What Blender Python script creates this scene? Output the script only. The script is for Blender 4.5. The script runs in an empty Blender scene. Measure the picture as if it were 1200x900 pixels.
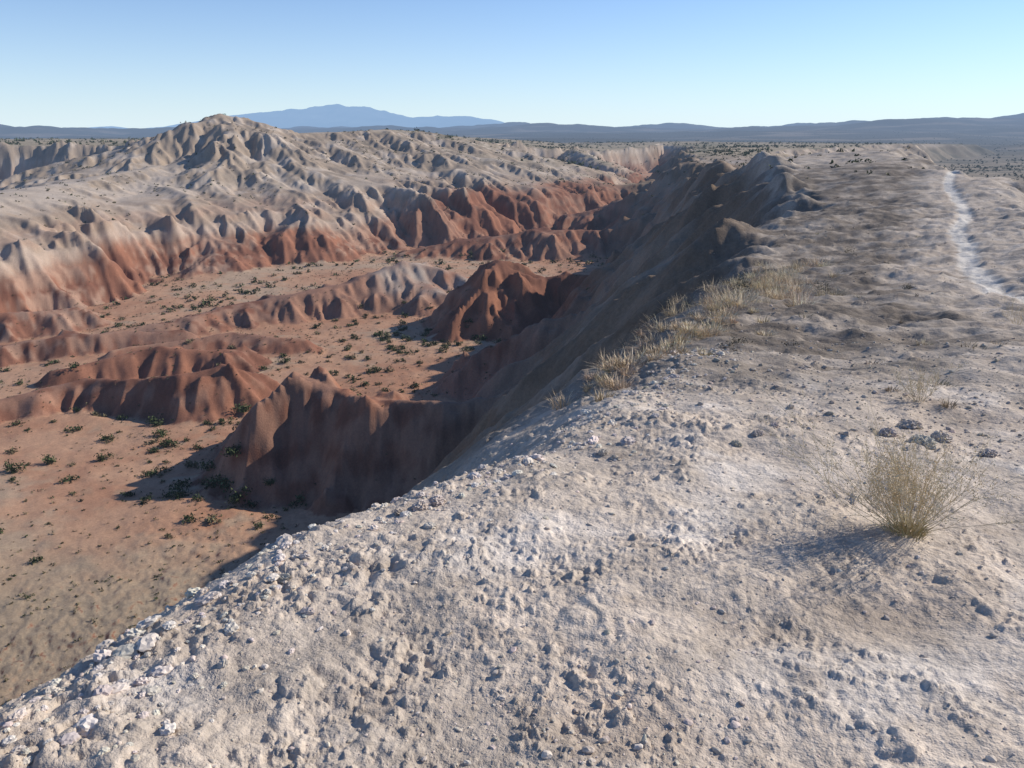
import bpy, math, time
import numpy as np
T0=time.time()
F32=np.float32
rng=np.random.default_rng(11)
# ---------------------------------------------------------------- noise
_p=rng.permutation(256).astype(np.int32); PERM=np.concatenate([_p,_p])
_a=rng.random(256)*2*np.pi; GX=np.cos(_a).astype(F32); GY=np.sin(_a).astype(F32)
RX=rng.random(256).astype(F32); RY=rng.random(256).astype(F32); RZ=rng.random(256).astype(F32)
def gn(x,y,seed=0):
    x=np.asarray(x,dtype=np.float64)+seed*17.31; y=np.asarray(y,dtype=np.float64)-seed*9.77
    fx=np.floor(x); fy=np.floor(y)
    ix=fx.astype(np.int64)&255; iy=fy.astype(np.int64)&255
    dx=(x-fx).astype(F32); dy=(y-fy).astype(F32)
    u=dx*dx*dx*(dx*(dx*6-15)+10); v=dy*dy*dy*(dy*(dy*6-15)+10)
    def g(i,j,ax,ay):
        h=PERM[PERM[(ix+i)&255]+((iy+j)&255)]
        return GX[h]*ax+GY[h]*ay
    a=g(0,0,dx,dy); b=g(1,0,dx-1,dy); c=g(0,1,dx,dy-1); d=g(1,1,dx-1,dy-1)
    ab=a+u*(b-a); cd=c+u*(d-c)
    return (ab+v*(cd-ab))*1.5
def fbm(x,y,o=4,seed=0,g=0.5):
    s=0;a=1;t=0
    for k in range(o):
        ca,sa=math.cos(.6*k+.3),math.sin(.6*k+.3)
        s=s+a*gn((x*ca-y*sa)*2**k,(x*sa+y*ca)*2**k,seed+k*3); t+=a; a*=g
    return s/t*1.3
def ss(a,b,x):
    t=np.clip((x-a)/(b-a),0,1); return t*t*(3-2*t)
def smax(a,b,k):
    h=np.clip(.5+.5*(a-b)/k,0,1); return b+(a-b)*h+k*h*(1-h)
def gully(x,y,gx,gy,lam,fr,seed):
    """ribs of wavelength lam running down the slope, coherent over fr wavelengths"""
    l=np.sqrt(gx*gx+gy*gy)+1e-6; nx=-gy/l; ny=gx/l
    sc=lam*fr
    qx=x/sc+seed*3.7; qy=y/sc-seed*1.3
    fx=np.floor(qx); fy=np.floor(qy); ix=fx.astype(np.int64); iy=fy.astype(np.int64)
    lx=(qx-fx).astype(F32); ly=(qy-fy).astype(F32)
    s=0; w=0
    for i in (-1,0,1):
        for j in (-1,0,1):
            h=PERM[PERM[(ix+i)&255]+((iy+j)&255)]
            vx=lx-i-RX[h]; vy=ly-j-RY[h]
            e=np.exp(-2.6*(vx*vx+vy*vy))
            s=s+e*np.cos(2*np.pi*fr*(vx*nx+vy*ny)); w=w+e
    return s/w
def domes(x,y,cell,prob,seed):
    """half-buried clods: rounded caps at random centres, random radii"""
    x=x+cell*.30*gn(x/(cell*.45),y/(cell*.45),seed+70); y=y+cell*.30*gn(x/(cell*.45)+9,y/(cell*.45),seed+71)
    qx=x/cell+seed*5.1; qy=y/cell+seed*2.3
    fx=np.floor(qx); fy=np.floor(qy); ix=fx.astype(np.int64); iy=fy.astype(np.int64)
    lx=(qx-fx).astype(F32); ly=(qy-fy).astype(F32); out=np.zeros(x.shape,dtype=F32)
    for i in (-1,0,1):
        for j in (-1,0,1):
            h=PERM[PERM[(ix+i)&255]+((iy+j)&255)]
            rad=.16+.42*RZ[h]**2
            dx=lx-i-RX[h]; dy=ly-j-RY[h]
            on=RZ[(h*7+13)&255]<prob
            out=np.maximum(out,np.where(on,np.sqrt(np.maximum(rad*rad-dx*dx-dy*dy,0)),0))
    return out*cell
def blur(a,n):
    for _ in range(3):
        for ax in (0,1):
            c=np.cumsum(np.concatenate([np.repeat(np.take(a,[0],ax),n+1,ax),a,np.repeat(np.take(a,[-1],ax),n,ax)],ax).astype(np.float64),ax)
            m=a.shape[ax]; k=2*n+1
            a=(np.take(c,np.arange(k,k+m),ax)-np.take(c,np.arange(0,m),ax))/k
    return a.astype(F32)
# ---------------------------------------------------------------- landforms (metres, eye point = origin)
RIMY=[-400,-60,-5,0,1.95,2.6,3.2,3.8,4.2,4.8,7,9.7,18.5,27,47,87,120,174,300,331,450,560,700,900]
RIMX=[-160,-34,-6,-2.8,-1.5,-1.22,-.95,-.45,0,.5,1.5,2.5,5.6,9.2,16.6,27,34,44,64,70,95,122,138,150]
TOPY=[-60,0,5,8,12,18,30,45,60,80,90,110,174,300,450,700,1000]
TOPZ=[-2.5,-1.62,-1.85,-2.2,-2.8,-3.4,-3.45,-3.3,-2.9,-2.2,-2.1,-3.6,-6.5,-8.5,-9,-10.5,-11]
WY=[-100,0,20,40,60,90,150,250,400,700,1000]; WW=[8,7,9,9.5,10,11,10,14,36,160,400]
HX=[-900,-400,-270,-160,-60,-20,0,60,110,140,400]; HY=[340,360,405,395,385,440,490,560,640,790,1100]
TRAIL=[(3.6,0),(5.4,5),(8.2,10),(9.7,13.2),(10.3,15.9),(11.2,18.4),(13.2,23.2),(15.5,27.5),(17,31),(19.2,35),(21.4,38.5),(24,44),(26.5,50),(29,55),(33,62),(38,70)]
def segd(x,y,a,b):
    ax,ay=a[:2]; bx,by=b[:2]; ux,uy=bx-ax,by-ay; L=ux*ux+uy*uy
    t=np.clip(((x-ax)*ux+(y-ay)*uy)/L,0,1)
    return np.hypot(x-ax-t*ux,y-ay-t*uy),t
def polyd(x,y,pts):
    d=None
    for a,b in zip(pts[:-1],pts[1:]):
        e,_=segd(x,y,a,b); d=e if d is None else np.minimum(d,e)
    return d
def ridge(x,y,pts,prof):
    h=None
    for a,b in zip(pts[:-1],pts[1:]):
        d,t=segd(x,y,a,b); z=a[2]+t*(b[2]-a[2])-prof(d)
        h=z if h is None else np.maximum(h,z)
    return h
def butte(m,w): return lambda d: m*(np.sqrt(d*d+w*w)-w)
BUTTES=[
 ([(-19.7,67.5,-20.3),(-13,65.5,-21.2),(-9,64.2,-21.0),(-3.8,62.5,-20.8),(4,62,-19),(16,60,-12)],1.1,.8),
 ([(-19.7,67.5,-20.6),(-17,63.5,-24.5),(-16,61.5,-27)],.95,.5),
 ([(-19.7,67.5,-21),(-25,67,-26)],.85,.7),
 ([(-1.5,122,-18.6),(5,124,-21.5),(12,122,-20.5),(24,118,-14)],.85,.5),
 ([(-1.5,122,-18.8),(-8,114,-25),(-13,110,-28)],.8,.6),
 ([(-1.5,122,-18.8),(1,112,-25.5)],.85,.6),
 ([(-10,142,-23.5),(-19,141,-21.6),(-27,134,-24),(-40,124,-25.3),(-48,116,-26),(-58,109,-27)],.6,1.5),
 ([(-19,141,-22),(-14,134,-25)],.55,1.5),
 ([(6,196,-22.6),(-8,193,-24.3),(-25,189,-26.5)],.55,2.2),
 ([(6,196,-22.6),(24,200,-23),(50,190,-15)],.6,2.0),
 ([(28,307,-20.5),(14,300,-25)],.5,2),([(28,307,-20.5),(52,300,-17)],.5,3),
 ([(20,245,-23),(45,240,-17)],.5,3),([(20,245,-23),(2,250,-26.5)],.4,3),
 ([(-30,83.5,-23.9),(-38,82,-25),(-46,83,-25.6),(-56,76,-26.5),(-70,72,-26)],.8,.7),
 ([(-30,83.5,-23.9),(-34,79,-26.8)],.75,.7),
 ([(-34,97,-25.8),(-44,95,-25),(-52,90,-26.3)],.75,.6),
 ([(-46,108,-26),(-58,104,-25.6),(-72,97,-26.2)],.7,.8),
 ([(-28,104,-26.6),(-38,106,-26),(-50,100,-26.8)],.7,.8),
 ([(-66,120,-25.5),(-80,112,-25),(-95,108,-23)],.65,1),
 ([(-5,89,-25.5),(3,87,-21.8),(10,86,-18.5),(20,82,-12)],.85,.9),
 ([(0,78,-24.5),(8,76,-20),(20,72,-13)],.85,1.0),
]
WEST=[(-190,90,-14),(-150,112,-13),(-108,152,-12),(-101,195,-11.2),(-99,238,-8.5),(-88,276,1.0),(-76,292,-.5),(-50,318,1.0),(-40,350,.5),(-36,395,-3)]
WSP=[
 ([(-90,274,5.4),(-84,284,2)],.33,1.0),([(-90,274,5.4),(-97,262,-2)],.4,1.2),
 ([(-100,195,-11.5),(-86,175,-17),(-80,163,-24)],.75,1.5),
 ([(-99,225,-9.5),(-74,190,-15),(-64,172,-20.0),(-61,165,-26)],.7,2),
 ([(-88,276,0),(-66,225,-9.5),(-50,196,-17),(-46,190,-24)],.5,3),
 ([(-60,300,-1.5),(-42,250,-10.5),(-30,222,-17.5),(-27,214,-26)],.5,3),
 ([(-45,335,-1.5),(-20,285,-11.5),(-10,262,-19.5),(-8,255,-27)],.5,3),
 ([(-38,390,-4),(0,340,-14),(16,325,-22)],.5,3),
 ([(-10,440,-8),(25,390,-16),(38,375,-24)],.5,3),
 ([(40,520,-10),(55,450,-18),(60,425,-25)],.5,3),
 ([(-125,135,-13),(-98,134,-20),(-90,130,-26)],.75,2),
 ([(-112,150,-13),(-92,150,-20),(-84,146,-26)],.75,1.5),
]
def east_parts(x,y):
    xr=np.interp(y,RIMY,RIMX)
    sl=(np.interp(y+1,RIMY,RIMX)-np.interp(y-1,RIMY,RIMX))/2
    sl=np.where(np.hypot(x,y)<8,.55,sl)
    return (xr-x)/np.sqrt(1+sl*sl)
def valley_forms(x,y,wx,wy,h,wf):
    bx=x+wf*(1.8*gn(x/13,y/13,5)+.8*gn(x/4,y/4,6)); by=y+wf*(1.8*gn(x/13,y/13,7)+.8*gn(x/4,y/4,8))
    m=(x>-110)&(x<70)&(y>40)&(y<340)
    hb=h[m]; xb=bx[m]; yb=by[m]
    for p,mm,wd in BUTTES: hb=smax(ridge(xb,yb,p,butte(mm,wd)),hb,.5)
    h[m]=hb
    m=(x>-420)&(x<120)&(y>0)&(y<700)
    hb=h[m]; xb=wx[m]; yb=wy[m]
    zs=-18+2.6*gn(xb/30,yb/30,15)+1.2*gn(xb/9,yb/9,16)
    wz=ridge(xb,yb,WEST,lambda d:.225*(np.sqrt(d*d+9)-3))
    wz=np.where(wz<zs,zs+(wz-zs)*3.2,wz)
    hb=smax(wz,hb,1.6)
    for p,mm,wd in WSP: hb=smax(ridge(xb,yb,p,butte(mm,wd)),hb,1.4)
    h[m]=hb
    return h
def base(x,y):
    shp=np.shape(x); x=np.ravel(x).astype(np.float64); y=np.ravel(y).astype(np.float64)
    r=np.hypot(x,y)
    wf=ss(12,70,r)
    wx=x+wf*(6*gn(x/34,y/34,1)+2.4*gn(x/11,y/11,2)); wy=y+wf*(6*gn(x/34,y/34,3)+2.4*gn(x/11,y/11,4))
    d=east_parts(wx,wy)
    zt=np.interp(wy,TOPY,TOPZ)+wf*.6*gn(x/25,y/25,9)
    W=np.interp(wy,WY,WW)
    e=np.maximum(-d,0)
    rise=.10*np.minimum(e,9.5)*ss(12,30,y)
    dr=np.maximum(e-W,0)
    top=zt-.9*ss(12,30,y)+rise-.58*(np.sqrt(dr*dr+6)-2.45)
    near=1-ss(4.5,9,y)
    dd=np.maximum(d,0)
    w=near*.5+(1-near)*2.2
    drop=.98*(np.sqrt(dd*dd+w*w)-w)+.12*np.minimum(dd,3)
    ez=top-drop
    fl=-28+.5*gn(x/45,y/45,12)+.25*gn(x/13,y/13,13)+2.0*ss(0,60,-d)
    h=smax(fl,ez,1.2)
    m=(r>40)&(r<900)
    if m.any(): h[m]=valley_forms(x[m],y[m],wx[m],wy[m],h[m],wf[m])
    m=r>200
    if m.any():
        X,Y=wx[m],wy[m]
        dh=Y-np.interp(X,HX,HY)
        zh=np.interp(X,[-900,-150,-60,0,60,140],[-6,-6,-4,-8,-12,-11])+1.8*fbm(x[m]/60,y[m]/60,3,20)
        hp=zh-.95*np.maximum(-dh,0)-np.maximum(X-(150+.3*(Y-700)),0)*.15
        h[m]=smax(hp,h[m],2.5)
        rm=r[m]
        far=ss(800,1700,rm)
        fz=-22+11*fbm(x[m]/450,y[m]/450,4,22)
        az=np.arctan2(x[m],y[m])
        hill=ss(1600,6000,rm)*(26+85*fbm(x[m]/1100,y[m]/1300,6,23)+44*ss(.18,.5,az)+14*ss(-.15,.1,az))
        h[m]=h[m]*(1-far)+(fz+hill)*far
    return h.reshape(shp)
# ---------------------------------------------------------------- erosion on a regular grid
RES=.5; X0,X1,Y0,Y1=-330,330,-40,760
gx=np.arange(X0,X1,RES); gy=np.arange(Y0,Y1,RES)
GXX,GYY=np.meshgrid(gx,gy)
B=base(GXX,GYY).astype(F32)
rr=np.hypot(GXX,GYY).astype(F32)
H=B.copy()
sl0=np.hypot(*np.gradient(blur(B,3),RES))
wes=ss(130,220,rr)*(1-.5*ss(0,60,GXX))*ss(100,150,GYY)
eros=ss(.10,.38,sl0)
eros=np.maximum(eros,ss(.07,.2,sl0)*wes)
for k,(lam,amp,rn,gent) in enumerate([(34,4.0,90,.40),(16,2.4,45,.24),(7.5,1.25,22,.15),(4.2,.65,14,.16),(2.4,.34,9,.2),(1.4,.16,7,.2)]):
    S=blur(H,max(1,int(lam*(.2 if k<3 else .10)/RES)))
    dy_,dx_=np.gradient(S,RES)
    s=np.hypot(dx_,dy_)
    c=gully(GXX,GYY,dx_,dy_,lam,1.7 if k<3 else 1.4,k+1)
    m=(ss(.15,.55,s)+wes*gent*ss(.06,.22,s)*(1-ss(.2,.5,s)))*eros*ss(rn*.6,rn*1.6,rr)
    if k==0: m=m*wes
    if k==1: m=m*(.5+.35*wes)
    f=c*.75-.45*(1-np.abs(c))**2.5 if k<1 else .75*c+.6*(np.sqrt(c*c+.01)-.45)
    H=H+(amp*m*f).astype(F32)
    if k<3: H=np.maximum(H,-28.3)
led=np.sin(H*2.1+.8*gn(GXX/14,GYY/14,17))+.5*np.sin(H*4.7+gn(GXX/8,GYY/8,18))
H=H+(.24*led*ss(.3,.7,sl0)*ss(60,110,rr)).astype(F32)
edge=np.minimum(np.minimum(GXX-X0,X1-GXX),np.minimum(GYY-Y0,Y1-GYY))
DEL=((H-B)*ss(0,40,edge)).astype(F32)
print('erosion',time.time()-T0)
def delta(x,y):
    u=np.clip((x-X0)/RES,0,len(gx)-1.001); v=np.clip((y-Y0)/RES,0,len(gy)-1.001)
    i=u.astype(np.int64); j=v.astype(np.int64); a=u-i; b=v-j
    return (DEL[j,i]*(1-a)+DEL[j,i+1]*a)*(1-b)+(DEL[j+1,i]*(1-a)+DEL[j+1,i+1]*a)*b
def detail(x,y):
    r=np.hypot(x,y)
    low=1-.65*ss(30,48,east_parts(x,y))
    z=.08*gn(x/3.1,y/3.1,30)*ss(1,8,r)+.28*fbm(x/7,y/7,4,31)*ss(8,40,r)*low
    def loc(rmax,f):
        out=np.zeros_like(r); m=r<rmax
        if m.any(): out[m]=f(x[m],y[m])*(1-ss(rmax*.6,rmax,r[m]))
        return out
    z=z+loc(200,lambda a,b:(.06+.11*ss(4,14,np.hypot(a,b)))*fbm(a/1.8,b/1.8,3,32))*low
    def midc(a,b):
        q=np.hypot(a,b); pm=ss(-.2,.4,fbm(a/2.5,b/2.5,3,43))
        return ((.035+.055*ss(4,12,q))*fbm(a/.6,b/.6,3,33)+.26*domes(a,b,.5,.28,4)*pm*ss(6,14,q)+.36*domes(a,b,.2,.35,5)*pm*ss(4,8,q)*(1-ss(25,45,q)))
    z=z+loc(70,midc)
    def crust(a,b):
        pm=ss(-.25,.35,fbm(a/.9,b/.9,3,34)-.08*(a-.5))*.9+.10
        rim=1+1.1*(1-ss(.1,1.0,-east_parts(a,b)))
        n=.015*np.abs(gn(a/.21,b/.21,35))+.015*np.abs(gn(a/.095+.4*gn(a/.2,b/.2,39),b/.095,36))
        n=n*pm*rim+.014*gn(a/.45,b/.45,38)
        n=n+.24*domes(a,b,.13,.22,1)*pm*rim**.8
        return n
    z=z+loc(26,crust)
    def fine(a,b):
        pm=ss(-.3,.35,fbm(a/.6,b/.6,3,42)-.08*(a-.5))
        return .64*domes(a,b,.058,.28,2)*(.12+.88*pm)+.68*domes(a,b,.032,.6,3)*(.25+.75*pm)-.010*np.abs(gn(a/.05,b/.05,37))*(.3+.7*pm)
    z=z+loc(9,fine)
    return z
def terrain(x,y):
    x=np.asarray(x,dtype=np.float64); y=np.asarray(y,dtype=np.float64)
    z=base(x,y)+delta(x,y)+detail(x,y)
    dt=polyd(x,y,TRAIL)
    return z-.07*(1-ss(.15,.5,dt))
# ---------------------------------------------------------------- polar ground sheet
def lin(a,b,st): return list(np.exp(np.arange(math.log(a),math.log(b),st)))
R=np.array(lin(.5,1.3,.012)+lin(1.3,8,.0042)+lin(8,40,.0048)+lin(40,330,.0034)+lin(330,1500,.0055)+lin(1500,8000,.012)+lin(8000,70000,.03))
A=np.radians(np.concatenate([np.arange(-43,43,.082),np.arange(43,80,.5),np.arange(80,280,2.5),np.arange(280,317,.5)]))
RR,AA=np.meshgrid(R,A,indexing='ij')
PX=RR*np.sin(AA); PY=RR*np.cos(AA)
PZ=terrain(PX.ravel(),PY.ravel()).reshape(PX.shape)
nr,na=PX.shape
print('verts',nr*na,time.time()-T0)
P=np.stack([PX,PY,PZ],-1)
di=np.gradient(P,axis=0); dj=np.roll(P,-1,1)-np.roll(P,1,1)
N=np.cross(dj,di); N/= (np.linalg.norm(N,axis=-1,keepdims=True)+1e-12)
NZ=np.abs(N[...,2]).ravel()
def C(*v): return np.array(v,dtype=F32)
def mix(a,b,t): return a+(b-a)*t[...,None]
def ground_color(x,y,z,nz):
    r=np.hypot(x,y); n=len(x)
    n1=fbm(x/32,y/32,4,50); n2=fbm(x/7,y/7,4,51); n3=fbm(x/1.6,y/1.6,3,52); n4=gn(x/.35,y/.35,53)
    zz=z+2.0*n1+1.2*n2
    bc=lambda c:np.broadcast_to(c,(n,3))
    tan=C(.37,.285,.21); pale=C(.51,.425,.345); grey=C(.265,.215,.17); red=C(.30,.13,.077); dred=C(.18,.075,.048); pink=C(.38,.25,.18)
    col=bc(tan).copy()
    col=mix(col,bc(grey),ss(-.1,.5,n2+.3*n3)*.75)
    col=mix(col,bc(pale),ss(-.05,.45,-n2+.5*n1)*.8)
    band=np.sin(zz*2.1+n2*1.2)*.5+.5
    col=mix(col,bc(pink),(1-ss(-19,-12,zz))*(.3+.5*band))
    col=mix(col,bc(pale),ss(.6,.95,np.sin(zz*.9+1.0)*.5+.5)*(1-ss(-14,-9,zz))*.4)
    d=east_parts(x,y)
    mv=(x>-78)&(y<330)&(r>35)
    wd=np.where(mv,polyd(x,y,WEST),0)
    inval=ss(62,80,wd)*ss(14,24,d)
    th=5.5*inval
    redm=(1-ss(-23.4+th,-19.6+th,zz+1.2*n3))*(1-ss(3,12,-d))
    rc=mix(bc(red),bc(dred),ss(-.4,.4,n2+n3*.5))
    rc=mix(rc,bc(pink*1.05),ss(.05,.5,n1-n3*.5+band*.35)*(.75-.4*inval))
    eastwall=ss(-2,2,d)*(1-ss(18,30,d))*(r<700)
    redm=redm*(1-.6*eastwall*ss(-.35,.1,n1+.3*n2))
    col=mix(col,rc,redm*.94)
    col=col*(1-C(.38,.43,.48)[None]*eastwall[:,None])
    wh=(1-ss(5,12,np.hypot(x+15,(y-138))))*ss(-27.3,-25,z)
    col=mix(col,bc(C(.43,.36,.30)),wh*(.5+.45*np.clip(n2*2,-1,1)))
    sh=(1-ss(10,26,polyd(x,y,[(-125,135),(-108,152),(-101,195),(-99,238)])))*ss(.9,.97,nz)
    col=mix(col,bc(pale),sh*.6)
    flm=(1-ss(-27.2,-26.2,z))*ss(.90,.975,nz)*(1-ss(0,15,-d))
    fc=mix(bc(C(.47,.28,.178)),bc(C(.40,.21,.128)),ss(-.3,.4,n1+n2*.6))
    fc=mix(fc,bc(C(.45,.335,.235)),ss(.05,.5,n2*.6-n1*.8+.2*n3)*.75)
    fc=mix(fc,bc(C(.35,.27,.185)),(1-ss(36,52,y+6*n1+x*.12))*ss(-60,-30,y)*.85)
    fc=mix(fc,bc(C(.26,.20,.13)),ss(.1,.55,n3+n2*.4)*.2)
    col=mix(col,fc,flm)
    ptop=ss(.93,.985,nz)*ss(250,380,r)*ss(-27,-20,z)
    col=mix(col,mix(bc(C(.36,.29,.19)),bc(C(.18,.165,.10)),ss(-.1,.45,fbm(x/90,y/40,3,55))),ptop*.8)
    pl=ss(14,30,-d-np.where(y>200,30,0))*(1-ss(-17,-11,z))
    col=mix(col,mix(bc(C(.27,.215,.15)),bc(C(.11,.10,.07)),ss(-.3,.3,fbm(x/60,y/30,4,56))),pl*.9)
    farm=ss(700,1500,r)
    col=mix(col,mix(bc(C(.085,.08,.065)),bc(C(.22,.18,.14)),ss(.1,.5,fbm(x/400,y/180,5,57))),farm)
    m=r<130
    xm,ym=x[m],y[m]; dm=d[m]; k=int(m.sum()); bk=lambda c:np.broadcast_to(c,(k,3))
    top=1-ss(.6,3.5,dm)
    nc=mix(bk(C(.55,.46,.37)),bk(C(.66,.58,.495)),ss(0,.6,fbm(xm/.9,ym/.9,4,60)))
    nc=mix(nc,bk(C(.46,.365,.28)),ss(.0,.6,fbm(xm/1.7,ym/1.7,4,61))*.75)
    nc=mix(nc,bk(C(.39,.31,.24)),ss(.1,.7,fbm(xm/.25,ym/.25,3,64))*.45)
    mg=mix(bk(C(.18,.147,.116)),bk(C(.40,.335,.27)),ss(-.2,.5,fbm(xm/1.7,ym/1.7,6,62,.62)))
    mid=ss(4.6,8.5,ym+1.2*n2[m]-.12*xm)*(1-.6*ss(64,80,ym))
    dt=polyd(xm,ym,TRAIL)
    mid=mid*(.25+.75*ss(.8,3.0+1.5*n3[m],dt+np.where(xm>np.interp(ym,[p[1] for p in TRAIL],[p[0] for p in TRAIL]),-2,0)))
    nc=mix(nc,mg,mid)
    nc=mix(nc,bk(C(.68,.625,.545)),(1-ss(.15,.40,dt+.14*n4[m]))*.95)
    col[m]=mix(col[m],nc,top*(1-ss(95,128,r[m])))
    vs=np.where(r<30,1,.5)
    col*= (1+.18*n4*vs+(.16*n3+.12*gn(x/.8,y/.8,58))*vs)[:,None]
    return np.clip(col,.02,.78)
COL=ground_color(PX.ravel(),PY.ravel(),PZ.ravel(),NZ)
print('color',time.time()-T0)
def make_mesh(name,V,F,col=None,smooth=True,mat=None):
    me=bpy.data.meshes.new(name)
    V=np.ascontiguousarray(V,dtype=F32); F=np.ascontiguousarray(F,dtype=np.int32)
    n,k=F.shape
    me.vertices.add(len(V)); me.vertices.foreach_set('co',V.ravel())
    me.loops.add(n*k); me.loops.foreach_set('vertex_index',F.ravel())
    me.polygons.add(n); me.polygons.foreach_set('loop_start',np.arange(0,n*k,k,dtype=np.int32))
    me.polygons.foreach_set('use_smooth',np.full(n,smooth,dtype=bool))
    me.update(calc_edges=True)
    if col is not None:
        a=me.color_attributes.new('albedo','FLOAT_COLOR','POINT')
        c=np.ones((len(V),4),dtype=F32); c[:,:3]=col; a.data.foreach_set('color',c.ravel())
    ob=bpy.data.objects.new(name,me); bpy.context.scene.collection.objects.link(ob)
    if mat: me.materials.append(mat)
    return ob
# ---------------------------------------------------------------- materials
HAZE_EMISSION=(.26,.37,.56,1)  # blue airlight painted onto surfaces as emission, no real atmosphere
def material(name,bump=(),rough=.95,haze=4000,noise=None,hz=HAZE_EMISSION,hs=.85):
    m=bpy.data.materials.new(name); m.use_nodes=True; nt=m.node_tree; nd=nt.nodes; ln=nt.links
    try: m.cycles.emission_sampling='NONE'
    except Exception as e: print(e)
    bs=nd['Principled BSDF']; out=nd['Material Output']
    bs.inputs['Roughness'].default_value=rough; bs.inputs['Specular IOR Level'].default_value=.12
    at=nd.new('ShaderNodeAttribute'); at.attribute_name='albedo'
    geo=nd.new('ShaderNodeNewGeometry')
    colsock=at.outputs['Color']
    if noise:
        for sc,lo,hi in noise:
            nz=nd.new('ShaderNodeTexNoise'); nz.inputs['Scale'].default_value=sc; nz.inputs['Detail'].default_value=3; nz.inputs['Roughness'].default_value=.7
            ln.new(geo.outputs['Position'],nz.inputs['Vector'])
            mr=nd.new('ShaderNodeMapRange'); mr.inputs['From Min'].default_value=.3; mr.inputs['From Max'].default_value=.7
            mr.inputs['To Min'].default_value=lo; mr.inputs['To Max'].default_value=hi
            ln.new(nz.outputs['Fac'],mr.inputs['Value'])
            vm=nd.new('ShaderNodeVectorMath'); vm.operation='SCALE'
            ln.new(colsock,vm.inputs[0]); ln.new(mr.outputs['Result'],vm.inputs['Scale']); colsock=vm.outputs['Vector']
    ln.new(colsock,bs.inputs['Base Color'])
    prev=None
    for sc,dist in bump:
        nz=nd.new('ShaderNodeTexNoise'); nz.inputs['Scale'].default_value=sc; nz.inputs['Detail'].default_value=2; nz.inputs['Roughness'].default_value=.65
        ln.new(geo.outputs['Position'],nz.inputs['Vector'])
        b=nd.new('ShaderNodeBump'); b.inputs['Strength'].default_value=1; b.inputs['Distance'].default_value=dist
        ln.new(nz.outputs['Fac'],b.inputs['Height'])
        if prev: ln.new(prev.outputs['Normal'],b.inputs['Normal'])
        prev=b
    if prev: ln.new(prev.outputs['Normal'],bs.inputs['Normal'])
    sh=bs.outputs[0]
    if haze:  # painted haze: surface shader fades to blue glow with distance from origin
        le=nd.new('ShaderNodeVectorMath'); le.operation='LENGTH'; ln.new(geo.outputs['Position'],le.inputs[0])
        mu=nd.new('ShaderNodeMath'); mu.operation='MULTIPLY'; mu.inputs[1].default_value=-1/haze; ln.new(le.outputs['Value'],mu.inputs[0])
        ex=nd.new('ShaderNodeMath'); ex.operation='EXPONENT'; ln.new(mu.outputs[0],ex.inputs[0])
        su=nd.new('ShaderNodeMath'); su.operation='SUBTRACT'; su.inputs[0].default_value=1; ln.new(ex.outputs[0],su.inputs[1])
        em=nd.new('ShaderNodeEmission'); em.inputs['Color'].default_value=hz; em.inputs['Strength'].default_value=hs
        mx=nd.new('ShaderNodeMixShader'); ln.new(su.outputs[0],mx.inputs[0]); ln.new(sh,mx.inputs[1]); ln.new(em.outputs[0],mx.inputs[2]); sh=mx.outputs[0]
    ln.new(sh,out.inputs['Surface'])
    return m
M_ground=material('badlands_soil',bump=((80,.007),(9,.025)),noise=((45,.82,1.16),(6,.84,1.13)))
M_rock=material('soil_clod',haze=0,noise=((40,.8,1.15),))
M_leaf=material('shrub_foliage',rough=.8)
M_straw=material('dry_straw',rough=.7,haze=0)
M_mtn=material('distant_mountain',haze=13000,hz=(.33,.51,.78,1),hs=.98)  # mountain's pale blue is mostly painted haze emission
# ---------------------------------------------------------------- ground object
idx=np.arange(nr*na).reshape(nr,na)
a=idx[:-1]; b=np.roll(idx,-1,1)[:-1]; c=np.roll(idx,-1,1)[1:]; d=idx[1:]
Q=np.stack([a,b,c,d],-1).reshape(-1,4)
V=P.reshape(-1,3)
make_mesh('terrain',V,Q,COL,True,M_ground)
cz=terrain(np.array([0.]),np.array([0.]))[0]
inner=np.vstack([[0,0,cz],V[:na]]); k=np.arange(na)
make_mesh('ground',inner,np.stack([np.zeros(na,int),1+(k+1)%na,1+k],-1),np.vstack([COL[:1],COL[:na]]),True,M_ground)
del P,N,di,dj,RR,AA
print('ground',time.time()-T0)
# ---------------------------------------------------------------- mountain
def mountain():
    U=[(-22000,100),(-17500,120),(-14500,60),(-13200,130),(-12000,200),(-11000,120),(-10300,180),(-9500,290),(-8600,440),(-7800,500),(-7200,560),(-6300,680),(-5700,720),(-5100,790),(-4600,740),(-4000,640),(-3400,520),(-2900,440),(-2000,470),(-1200,460),(-500,350),(0,240),(700,150),(2500,60),(5000,20)]
    xs=np.arange(-22000,5000,55.); ys=np.linspace(-1,1,70)
    XX,YY=np.meshgrid(xs,ys,indexing='ij')
    cr=np.interp(XX,[u[0] for u in U],[u[1] for u in U])*1.10
    rg=1-np.abs(fbm(XX/1500,YY*2.2,5,80))*1.3
    z=(cr+22*fbm(XX/500,YY*3,4,81))*np.clip(1-np.abs(YY+.15*gn(XX/1800,XX*0+3,82)),0,1)**.8*(.80+.2*rg)-40
    V=np.stack([XX,25000+YY*3500,z],-1).reshape(-1,3)
    n,m=XX.shape; I=np.arange(n*m).reshape(n,m)
    Fq=np.stack([I[:-1,:-1],I[1:,:-1],I[1:,1:],I[:-1,1:]],-1).reshape(-1,4)
    col=np.tile(C(.14,.13,.11),(n*m,1))*(1+.6*fbm(XX/900,YY*4,4,83)).reshape(-1,1)
    make_mesh('mountain',V,Fq,col,True,M_mtn)
mountain()
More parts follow.
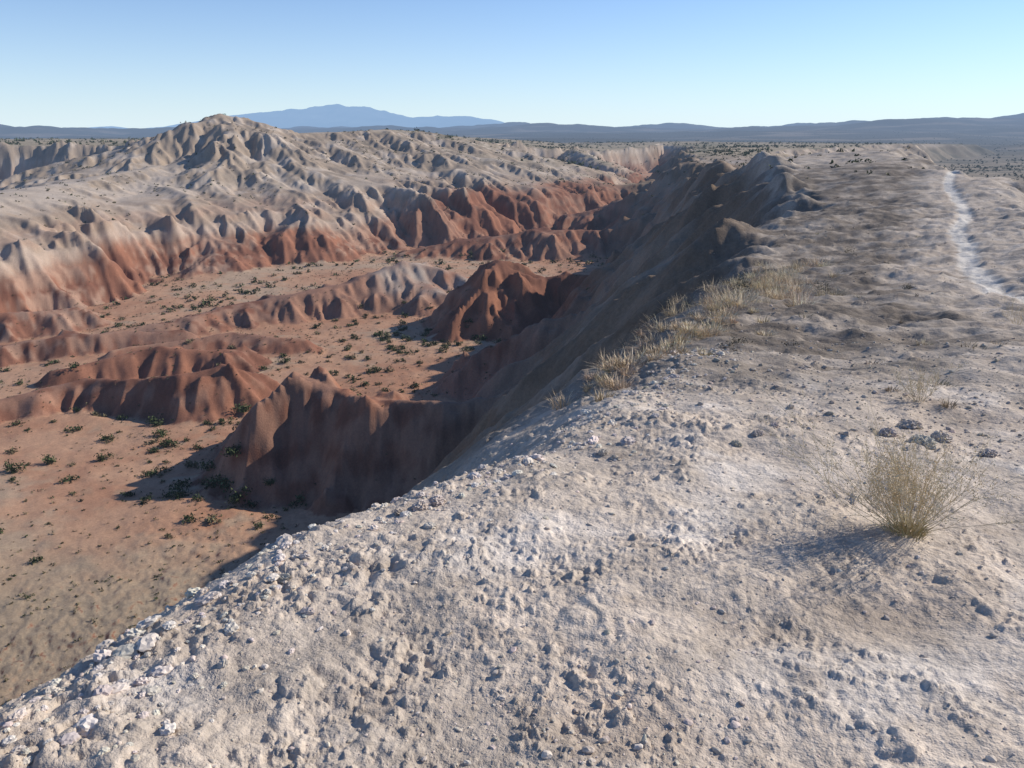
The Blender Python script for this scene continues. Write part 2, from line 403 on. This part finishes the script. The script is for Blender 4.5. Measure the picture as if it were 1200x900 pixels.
# ---------------------------------------------------------------- stones
def ico(sub):
    t=(1+5**.5)/2
    v=[(-1,t,0),(1,t,0),(-1,-t,0),(1,-t,0),(0,-1,t),(0,1,t),(0,-1,-t),(0,1,-t),(t,0,-1),(t,0,1),(-t,0,-1),(-t,0,1)]
    f=[(0,11,5),(0,5,1),(0,1,7),(0,7,10),(0,10,11),(1,5,9),(5,11,4),(11,10,2),(10,7,6),(7,1,8),(3,9,4),(3,4,2),(3,2,6),(3,6,8),(3,8,9),(4,9,5),(2,4,11),(6,2,10),(8,6,7),(9,8,1)]
    v=[np.array(p,float)/np.linalg.norm(p) for p in v]
    for _ in range(sub):
        cache={}; nf=[]
        def mid(a,b):
            k=(min(a,b),max(a,b))
            if k not in cache:
                p=v[a]+v[b]; v.append(p/np.linalg.norm(p)); cache[k]=len(v)-1
            return cache[k]
        for a,b,c in f:
            x,y,z=mid(a,b),mid(b,c),mid(c,a); nf+=[(a,x,z),(b,y,x),(c,z,y),(x,y,z)]
        f=nf
    return np.array(v),np.array(f)
def rotm(n):
    q=rng.normal(size=(n,4)); q/=np.linalg.norm(q,axis=1,keepdims=True); w,x,y,z=q.T
    return np.stack([1-2*(y*y+z*z),2*(x*y-z*w),2*(x*z+y*w),2*(x*y+z*w),1-2*(x*x+z*z),2*(y*z-x*w),2*(x*z-y*w),2*(y*z+x*w),1-2*(x*x+y*y)],-1).reshape(n,3,3)
def stones(x,y,s,col,sub):
    tv,tf=ico(sub); n=len(x); K=len(tv)
    z=terrain(x,y)
    rad=rng.uniform(.72,1.12,(n,K,1))
    v=tv[None]*rad*rng.uniform(.5,1.2,(n,1,3))
    v=np.einsum('nij,nkj->nki',rotm(n),v); v[...,2]*=.65
    v*=s[:,None,None]
    v+=np.stack([x,y,z+s*.08],-1)[:,None,:]
    f=tf[None]+(np.arange(n)*K)[:,None,None]
    return v.reshape(-1,3),f.reshape(-1,3),np.repeat(col,K,0)
def polar(n,r0,r1,a0,a1,p=1.0):
    r=r0*(r1/r0)**(rng.random(n)**p); a=np.radians(rng.uniform(a0,a1,n)); return r*np.sin(a),r*np.cos(a)
parts=[]
def add(p): parts.append(p)
def flush(name,mat,smooth=False):
    global parts
    o=0; Vs=[];Fs=[];Cs=[]
    for v,f,c in parts:
        Vs.append(v);Fs.append(f+o);Cs.append(c);o+=len(v)
    make_mesh(name,np.vstack(Vs),np.vstack(Fs),np.clip(np.vstack(Cs),.01,.8),smooth,mat); parts=[]
def stonecol(n,b=(.60,.51,.42)): return np.array(b)*rng.uniform(.8,1.2,(n,1))*rng.uniform(.96,1.04,(n,3))
x,y=polar(16000,1.3,12,-44,46,.9)
keep=(fbm(x/.7,y/.7,3,90)+rng.uniform(-.5,.5,len(x))>-.05)&(east_parts(x,y)<1.5); x,y=x[keep],y[keep]
s=.0032*np.exp(rng.exponential(.42,len(x))); s=np.minimum(s,.016)
add(stones(x,y,s,stonecol(len(x)),1))
flush('gravel',M_rock)
ry=rng.uniform(1.2,9,1100); rx=np.interp(ry,RIMY,RIMX)+rng.normal(.05,.22,1100)
s=.009*np.exp(rng.exponential(.46,1100)); s=np.minimum(s,.05)
add(stones(rx,ry,s,stonecol(1100,(.64,.57,.49)),2))
x,y=polar(16000,5,60,3,44,.8); k=(east_parts(x,y)<4)&(fbm(x/3,y/3,3,91)+rng.uniform(-.4,.4,len(x))>.0)&(polyd(x,y,TRAIL)>.4); x,y=x[k],y[k]
s=np.minimum(.008*np.exp(rng.exponential(.45,len(x))),.04)*(.8+y/60)
add(stones(x,y,s,stonecol(len(x),(.47,.395,.32)),0))
big=[(1.55,4.75,.05),(1.7,4.9,.04),(1.38,4.6,.035),(2.55,4.65,.09),(2.75,4.8,.08),(2.9,4.55,.07),(2.45,4.9,.06),(3.05,4.3,.05),(.55,4.5,.05),(.62,4.42,.035),(-.45,3.65,.05),(-.38,3.7,.045),(-.55,3.6,.04),(-.95,2.9,.045),(2.66,5.05,.09)]
big=np.array(big); add(stones(big[:,0],big[:,1],big[:,2],stonecol(len(big),(.52,.45,.38)),3))
flush('rocks',M_rock)
# ---------------------------------------------------------------- shrubs (leaf-sized faces gathered in clumps)
def shrubs(x,y,s,nl,green,leaf=.16,flat=.72):
    n=len(x); z=terrain(x,y)
    nc=5
    cc=rng.normal(size=(n,nc,3))*.42; cc[...,2]=np.abs(cc[...,2])*.8+.25
    ci=rng.integers(0,nc,(n,nl))
    p=cc[np.arange(n)[:,None],ci]+rng.normal(size=(n,nl,3))*.26
    p[...,2]=np.abs(p[...,2])*flat
    ctr=p*s[:,None,None]*.62+np.stack([x,y,z-.03*s],-1)[:,None,:]
    e=rng.normal(size=(n,nl,3,3)); e/=np.linalg.norm(e,axis=-1,keepdims=True)
    tri=ctr[:,:,None,:]+e*(s[:,None,None,None]*leaf)
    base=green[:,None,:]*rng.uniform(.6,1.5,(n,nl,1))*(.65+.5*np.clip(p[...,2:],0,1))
    V=tri.reshape(-1,3); Fc=np.arange(len(V)).reshape(-1,3)
    return V,Fc,np.repeat(base.reshape(-1,3),3,0)
def greens(n,dry=.3):
    g=np.where(rng.random((n,1))<dry,np.array([[.18,.155,.09]]),np.array([[.066,.084,.038]]))
    return g*rng.uniform(.75,1.3,(n,1))
def slope(x,y):
    e=.8; return np.hypot(terrain(x+e,y)-terrain(x-e,y),terrain(x,y+e)-terrain(x,y-e))/(2*e)
x=rng.uniform(-95,45,6500); y=rng.uniform(40,330,6500); z=terrain(x,y)
k=(z<-26.0)&(fbm(x/22,y/22,3,95)+rng.uniform(-.45,.45,len(x))>.08)&(slope(x,y)<.45); x,y=x[k],y[k]
s=rng.uniform(.35,1.15,len(x))**1.2
near=y<130
add(shrubs(x[near],y[near],s[near]*1.0,110,greens(near.sum(),.25),.15)); add(shrubs(x[~near],y[~near],s[~near]*1.2,32,greens((~near).sum(),.2),.24))
bx=np.array([-34,-33,-30.5,-32,-25.2,-22.3,-23.5,-19.6,-28,-37,-41,-39,-27.2,-43,-21.5,-11,-17.2,-29.5,-36,-31,-24])
by=np.array([73,69,76,70.5,62,61,66.5,59.5,79,67,66,72,59,64,58,70,95,70,76,63.5,60])
add(shrubs(bx,by,rng.uniform(.9,1.6,len(bx)),300,greens(len(bx),.0),.10))
cx=rng.normal(-16,9,80); cy=rng.normal(112,9,80); k=terrain(cx,cy)<-25.8
add(shrubs(cx[k],cy[k],rng.uniform(.6,1.25,k.sum()),150,greens(k.sum(),.1),.13))
flush('desert_shrubs',M_leaf)
x=rng.uniform(-100,50,34000); y=34+rng.random(34000)**1.5*260; z=terrain(x,y)
k=(z<-24.5)&(fbm(x/15,y/15,3,96)+rng.uniform(-.5,.5,len(x))>-.10); x,y=x[k],y[k]
add(shrubs(x,y,rng.uniform(.09,.32,len(x)),12,greens(len(x),.6),.34,.6))
x=rng.uniform(-200,130,20000); y=rng.uniform(60,560,20000); z=terrain(x,y)
k=(z>-24)&(slope(x,y)<.8)&(fbm(x/25,y/25,3,97)+rng.uniform(-.4,.4,len(x))>-.02); x,y=x[k],y[k]
add(shrubs(x,y,rng.uniform(.2,.8,len(x))*(.6+y/500),10,greens(len(x),.35),.38,.6))
flush('low_scrub',M_leaf)
x,y=polar(18000,330,3800,-42,44,.8); z=terrain(x,y)
k=(slope(x,y)<.35)&(fbm(x/160,y/120,3,98)+rng.uniform(-.3,.3,len(x))>.02)&((z>-16)|(x>120)|(y>900)); x,y=x[k],y[k]
add(shrubs(x,y,rng.uniform(.9,2.1,len(x)),16,greens(len(x),.05)*.85,.4,1.0))
x=rng.uniform(50,420,4500); y=rng.uniform(60,650,4500); z=terrain(x,y); k=(z<-17)&(fbm(x/60,y/60,3,101)+rng.uniform(-.3,.3,len(x))>-.2); x,y=x[k],y[k]
add(shrubs(x,y,rng.uniform(.6,1.6,len(x)),24,greens(len(x),.2)*.9,.3,.9))
flush('juniper_woodland',M_leaf)
# ---------------------------------------------------------------- dry grass
def blades(x,y,h,spread,nb,col,bw=.004,lean=.5):
    n=len(x); z=terrain(x,y)
    a=rng.uniform(0,2*np.pi,(n,nb)); rr_=np.sqrt(rng.random((n,nb)))*spread[:,None]*.35
    b=np.stack([x[:,None]+rr_*np.cos(a),y[:,None]+rr_*np.sin(a),np.repeat(z[:,None]-.01,nb,1)],-1)
    L=h[:,None]*rng.uniform(.45,1.1,(n,nb)); le=lean*rng.random((n,nb))**.8
    a2=a+rng.normal(0,.5,(n,nb))
    dirv=np.stack([np.cos(a2)*np.sin(le*1.6),np.sin(a2)*np.sin(le*1.6),np.cos(le*1.6)],-1)
    m=b+dirv*(L*.55)[...,None]; dirv2=dirv+np.stack([np.cos(a2)*.35,np.sin(a2)*.35,-.15+0*a2],-1)
    t=m+dirv2*(L*.5)[...,None]
    w=np.stack([-np.sin(a2+.7),np.cos(a2+.7),0*a2],-1)*bw
    V=np.stack([b-w,b+w,m-w*.8,m+w*.8,t],2)
    k=V.shape[0]*V.shape[1]; o=(np.arange(k)*5)[:,None]
    f=np.concatenate([o+[0,1,3],o+[0,3,2],o+[2,3,4]])
    c=np.repeat((col[:,None,:]*rng.uniform(.65,1.3,(n,nb,1))).reshape(-1,3),5,0)
    return V.reshape(-1,3),f,c
def straw(n,b=(.70,.56,.38)): return np.array(b)*rng.uniform(.7,1.15,(n,1))*rng.uniform(.95,1.05,(n,3))
gxs=[];gys=[]
for (cx,cy,sx,sy,n) in [(5.2,18,1.8,2.8,105),(7.0,21.5,1.0,1.6,44),(2.3,10.2,.6,1.4,50),(1.2,7.6,.45,.8,22),(3.4,13.5,.8,1.5,34),(8.6,25,1.2,1.6,18)]:
    q=rng.normal(size=(n,2)); tx=cx+q[:,0]*sx*.6+q[:,1]*sy*.25; ty=cy+q[:,1]*sy*.6; gxs.append(tx);gys.append(ty)
x=np.concatenate(gxs);y=np.concatenate(gys)
hh=rng.uniform(.09,.22,len(x))*(1+.9*(y>14))
add(blades(x,y,hh,hh*1.8,100,straw(len(x)),.0045,.95))
x,y=polar(220,6.5,75,8,40); k=(east_parts(x,y)<9)&(polyd(x,y,TRAIL)>.8)&(fbm(x/4,y/4,3,99)+rng.uniform(-.3,.3,len(x))>.1); x,y=x[k],y[k]
add(blades(x,y,rng.uniform(.06,.14,len(x)),rng.uniform(.1,.3,len(x)),40,straw(len(x),(.46,.38,.26)),.004,.7))
flush('dry_grass',M_straw)
x=np.array([4.6,4.9,4.4,7.4,2.7,9.5,12.5,5.6,1.6,3.4]); y=np.array([16.2,17,17.4,19,11.4,19,30,20.5,8.4,15])
add(shrubs(x,y,np.array([.55,.45,.42,.35,.22,.3,.4,.4,.14,.3]),420,np.tile([[.16,.14,.09]],(len(x),1)),.05,.9))
x,y=polar(420,9,80,10,42); k=(east_parts(x,y)<16)&(polyd(x,y,TRAIL)>1)&(fbm(x/5,y/5,3,100)+rng.uniform(-.3,.3,len(x))>.1)&(x<np.interp(y,[p[1] for p in TRAIL],[p[0] for p in TRAIL])); x,y=x[k],y[k]
add(shrubs(x,y,rng.uniform(.06,.2,len(x)),60,np.tile([[.19,.165,.12]],(len(x),1)),.10,.7))
flush('sagebrush',M_leaf)
# ---------------------------------------------------------------- the dry bush in the foreground
def tube(pts,r0,r1):
    pts=np.array(pts); n=len(pts); ring=[]
    for i,p in enumerate(pts):
        r=r0+(r1-r0)*i/(n-1)
        for k in range(3):
            a=2*np.pi*k/3; ring.append(p+np.array([math.cos(a)*r,math.sin(a)*r,math.sin(a+1)*r*.5]))
    f=[]
    for i in range(n-1):
        for k in range(3):
            a=i*3+k; b=i*3+(k+1)%3; f+=[(a,b,b+3),(a,b+3,a+3)]
    return np.array(ring),np.array(f)
def dry_bush(cx,cy,R_,Ht,nst,seed,wind=(-.18,0)):
    rg=np.random.default_rng(seed); z=terrain(np.array([cx]),np.array([cy]))[0]
    def grow(p,d,L,r,lvl,col):
        pts=[p.copy()]; q=p.copy(); dd=d.copy(); ns=6
        for i in range(ns):
            dd=dd+rg.normal(0,.10,3)+np.array([0,0,.03]); dd/=np.linalg.norm(dd); q=q+dd*L/ns; pts.append(q.copy())
        v,f=tube(pts,r,r*.4); add((v,f,np.tile(col*rg.uniform(.8,1.2),(len(v),1))))
        if lvl<2:
            for k in range(rg.integers(4,7) if lvl==0 else rg.integers(2,4)):
                i=rg.integers(2,ns+1); nd_=dd+rg.normal(0,.45,3); nd_[2]=abs(nd_[2])+.1; nd_/=np.linalg.norm(nd_)
                grow(pts[i],nd_,L*rg.uniform(.25,.5),r*.6,lvl+1,col)
        m=10 if lvl==2 else 5
        for k in range(m):
            t=pts[rg.integers(2,ns+1)]+rg.normal(0,.009,3); e=rg.normal(size=(3,3)); e/=np.linalg.norm(e,axis=1,keepdims=True)
            add((t+e*rg.uniform(.003,.007),np.array([[0,1,2]]),np.tile(np.array([.68,.56,.37])*rg.uniform(.75,1.15),(3,1))))
    for s_ in range(nst):
        a=rg.uniform(0,2*np.pi); th=rg.uniform(.05,1.05)
        d=np.array([math.cos(a)*math.sin(th)+wind[0],math.sin(a)*math.sin(th)+wind[1],math.cos(th)]); d/=np.linalg.norm(d)
        p=np.array([cx+math.cos(a)*R_*.12*rg.random(),cy+math.sin(a)*R_*.12*rg.random(),z-.01])
        grow(p,d,Ht*rg.uniform(.5,1.0)/max(.6,d[2]),.0019,0,np.array([.58,.47,.29]))
dry_bush(1.80,3.30,.40,.40,66,5,(-.28,0))
bxx=np.array([1.80,1.83,1.77]); byy=np.array([3.29,3.32,3.32])
add(blades(bxx,byy,np.array([.11,.10,.09]),np.array([.2,.2,.2]),90,np.tile([[.46,.39,.21]],(3,1)),.002,.6))
flush('dry_bush',M_straw)
dry_bush(3.1,5.8,.3,.24,16,8); flush('dry_bush.001',M_straw)
dry_bush(7.6,11.8,.4,.36,16,9); flush('dry_bush.002',M_straw)
# ---------------------------------------------------------------- light, sky, camera
EL=math.radians(29.5); AZ=math.radians(66)   # azimuth clockwise from +Y
sun=bpy.data.lights.new('sun','SUN'); sun.energy=5.0; sun.angle=math.radians(.53); sun.color=(1,.93,.825)
so=bpy.data.objects.new('sun',sun); bpy.context.scene.collection.objects.link(so)
from mathutils import Vector
dv=Vector((math.sin(AZ)*math.cos(EL),math.cos(AZ)*math.cos(EL),math.sin(EL)))
so.rotation_euler=dv.to_track_quat('Z','Y').to_euler()
w=bpy.data.worlds.new('World'); bpy.context.scene.world=w; w.use_nodes=True
nt=w.node_tree; nd=nt.nodes; ln=nt.links
bg=nd['Background']; sk=nd.new('ShaderNodeTexSky'); sk.sky_type='NISHITA'; sk.sun_disc=False
sk.sun_elevation=EL; sk.sun_rotation=AZ; sk.altitude=1700; sk.air_density=1.0; sk.dust_density=.4; sk.ozone_density=1.3
tint=nd.new('ShaderNodeMix'); tint.data_type='RGBA'; tint.blend_type='MULTIPLY'; tint.inputs[0].default_value=1
tint.inputs[7].default_value=(.92,1.18,1.55,1); ln.new(sk.outputs[0],tint.inputs[6])
tc=nd.new('ShaderNodeTexCoord'); sx=nd.new('ShaderNodeSeparateXYZ'); ln.new(tc.outputs['Generated'],sx.inputs[0])
mu=nd.new('ShaderNodeMath'); mu.operation='MULTIPLY'; mu.inputs[1].default_value=-12; ln.new(sx.outputs['Z'],mu.inputs[0])
mn=nd.new('ShaderNodeMath'); mn.operation='MINIMUM'; mn.inputs[1].default_value=0; ln.new(mu.outputs[0],mn.inputs[0])
ex=nd.new('ShaderNodeMath'); ex.operation='EXPONENT'; ln.new(mn.outputs[0],ex.inputs[0])
m9=nd.new('ShaderNodeMath'); m9.operation='MULTIPLY'; m9.inputs[1].default_value=.85; ln.new(ex.outputs[0],m9.inputs[0])
hz=nd.new('ShaderNodeMix'); hz.data_type='RGBA'; ln.new(m9.outputs[0],hz.inputs[0]); ln.new(tint.outputs[2],hz.inputs[6]); hz.inputs[7].default_value=(8.3,9.7,10.5,1)
ln.new(hz.outputs[2],bg.inputs['Color']); bg.inputs['Strength'].default_value=.095
cam=bpy.data.cameras.new('camera'); co=bpy.data.objects.new('camera',cam); bpy.context.scene.collection.objects.link(co)
cam.sensor_width=36; cam.lens=36*942/1200; cam.clip_start=.05; cam.clip_end=200000
co.location=(0,0,0); co.rotation_euler=(math.radians(90-17.4),0,0)
sc=bpy.context.scene; sc.camera=co
sc.view_settings.view_transform='Standard'; sc.view_settings.look='None'; sc.view_settings.exposure=0
print('done',time.time()-T0)
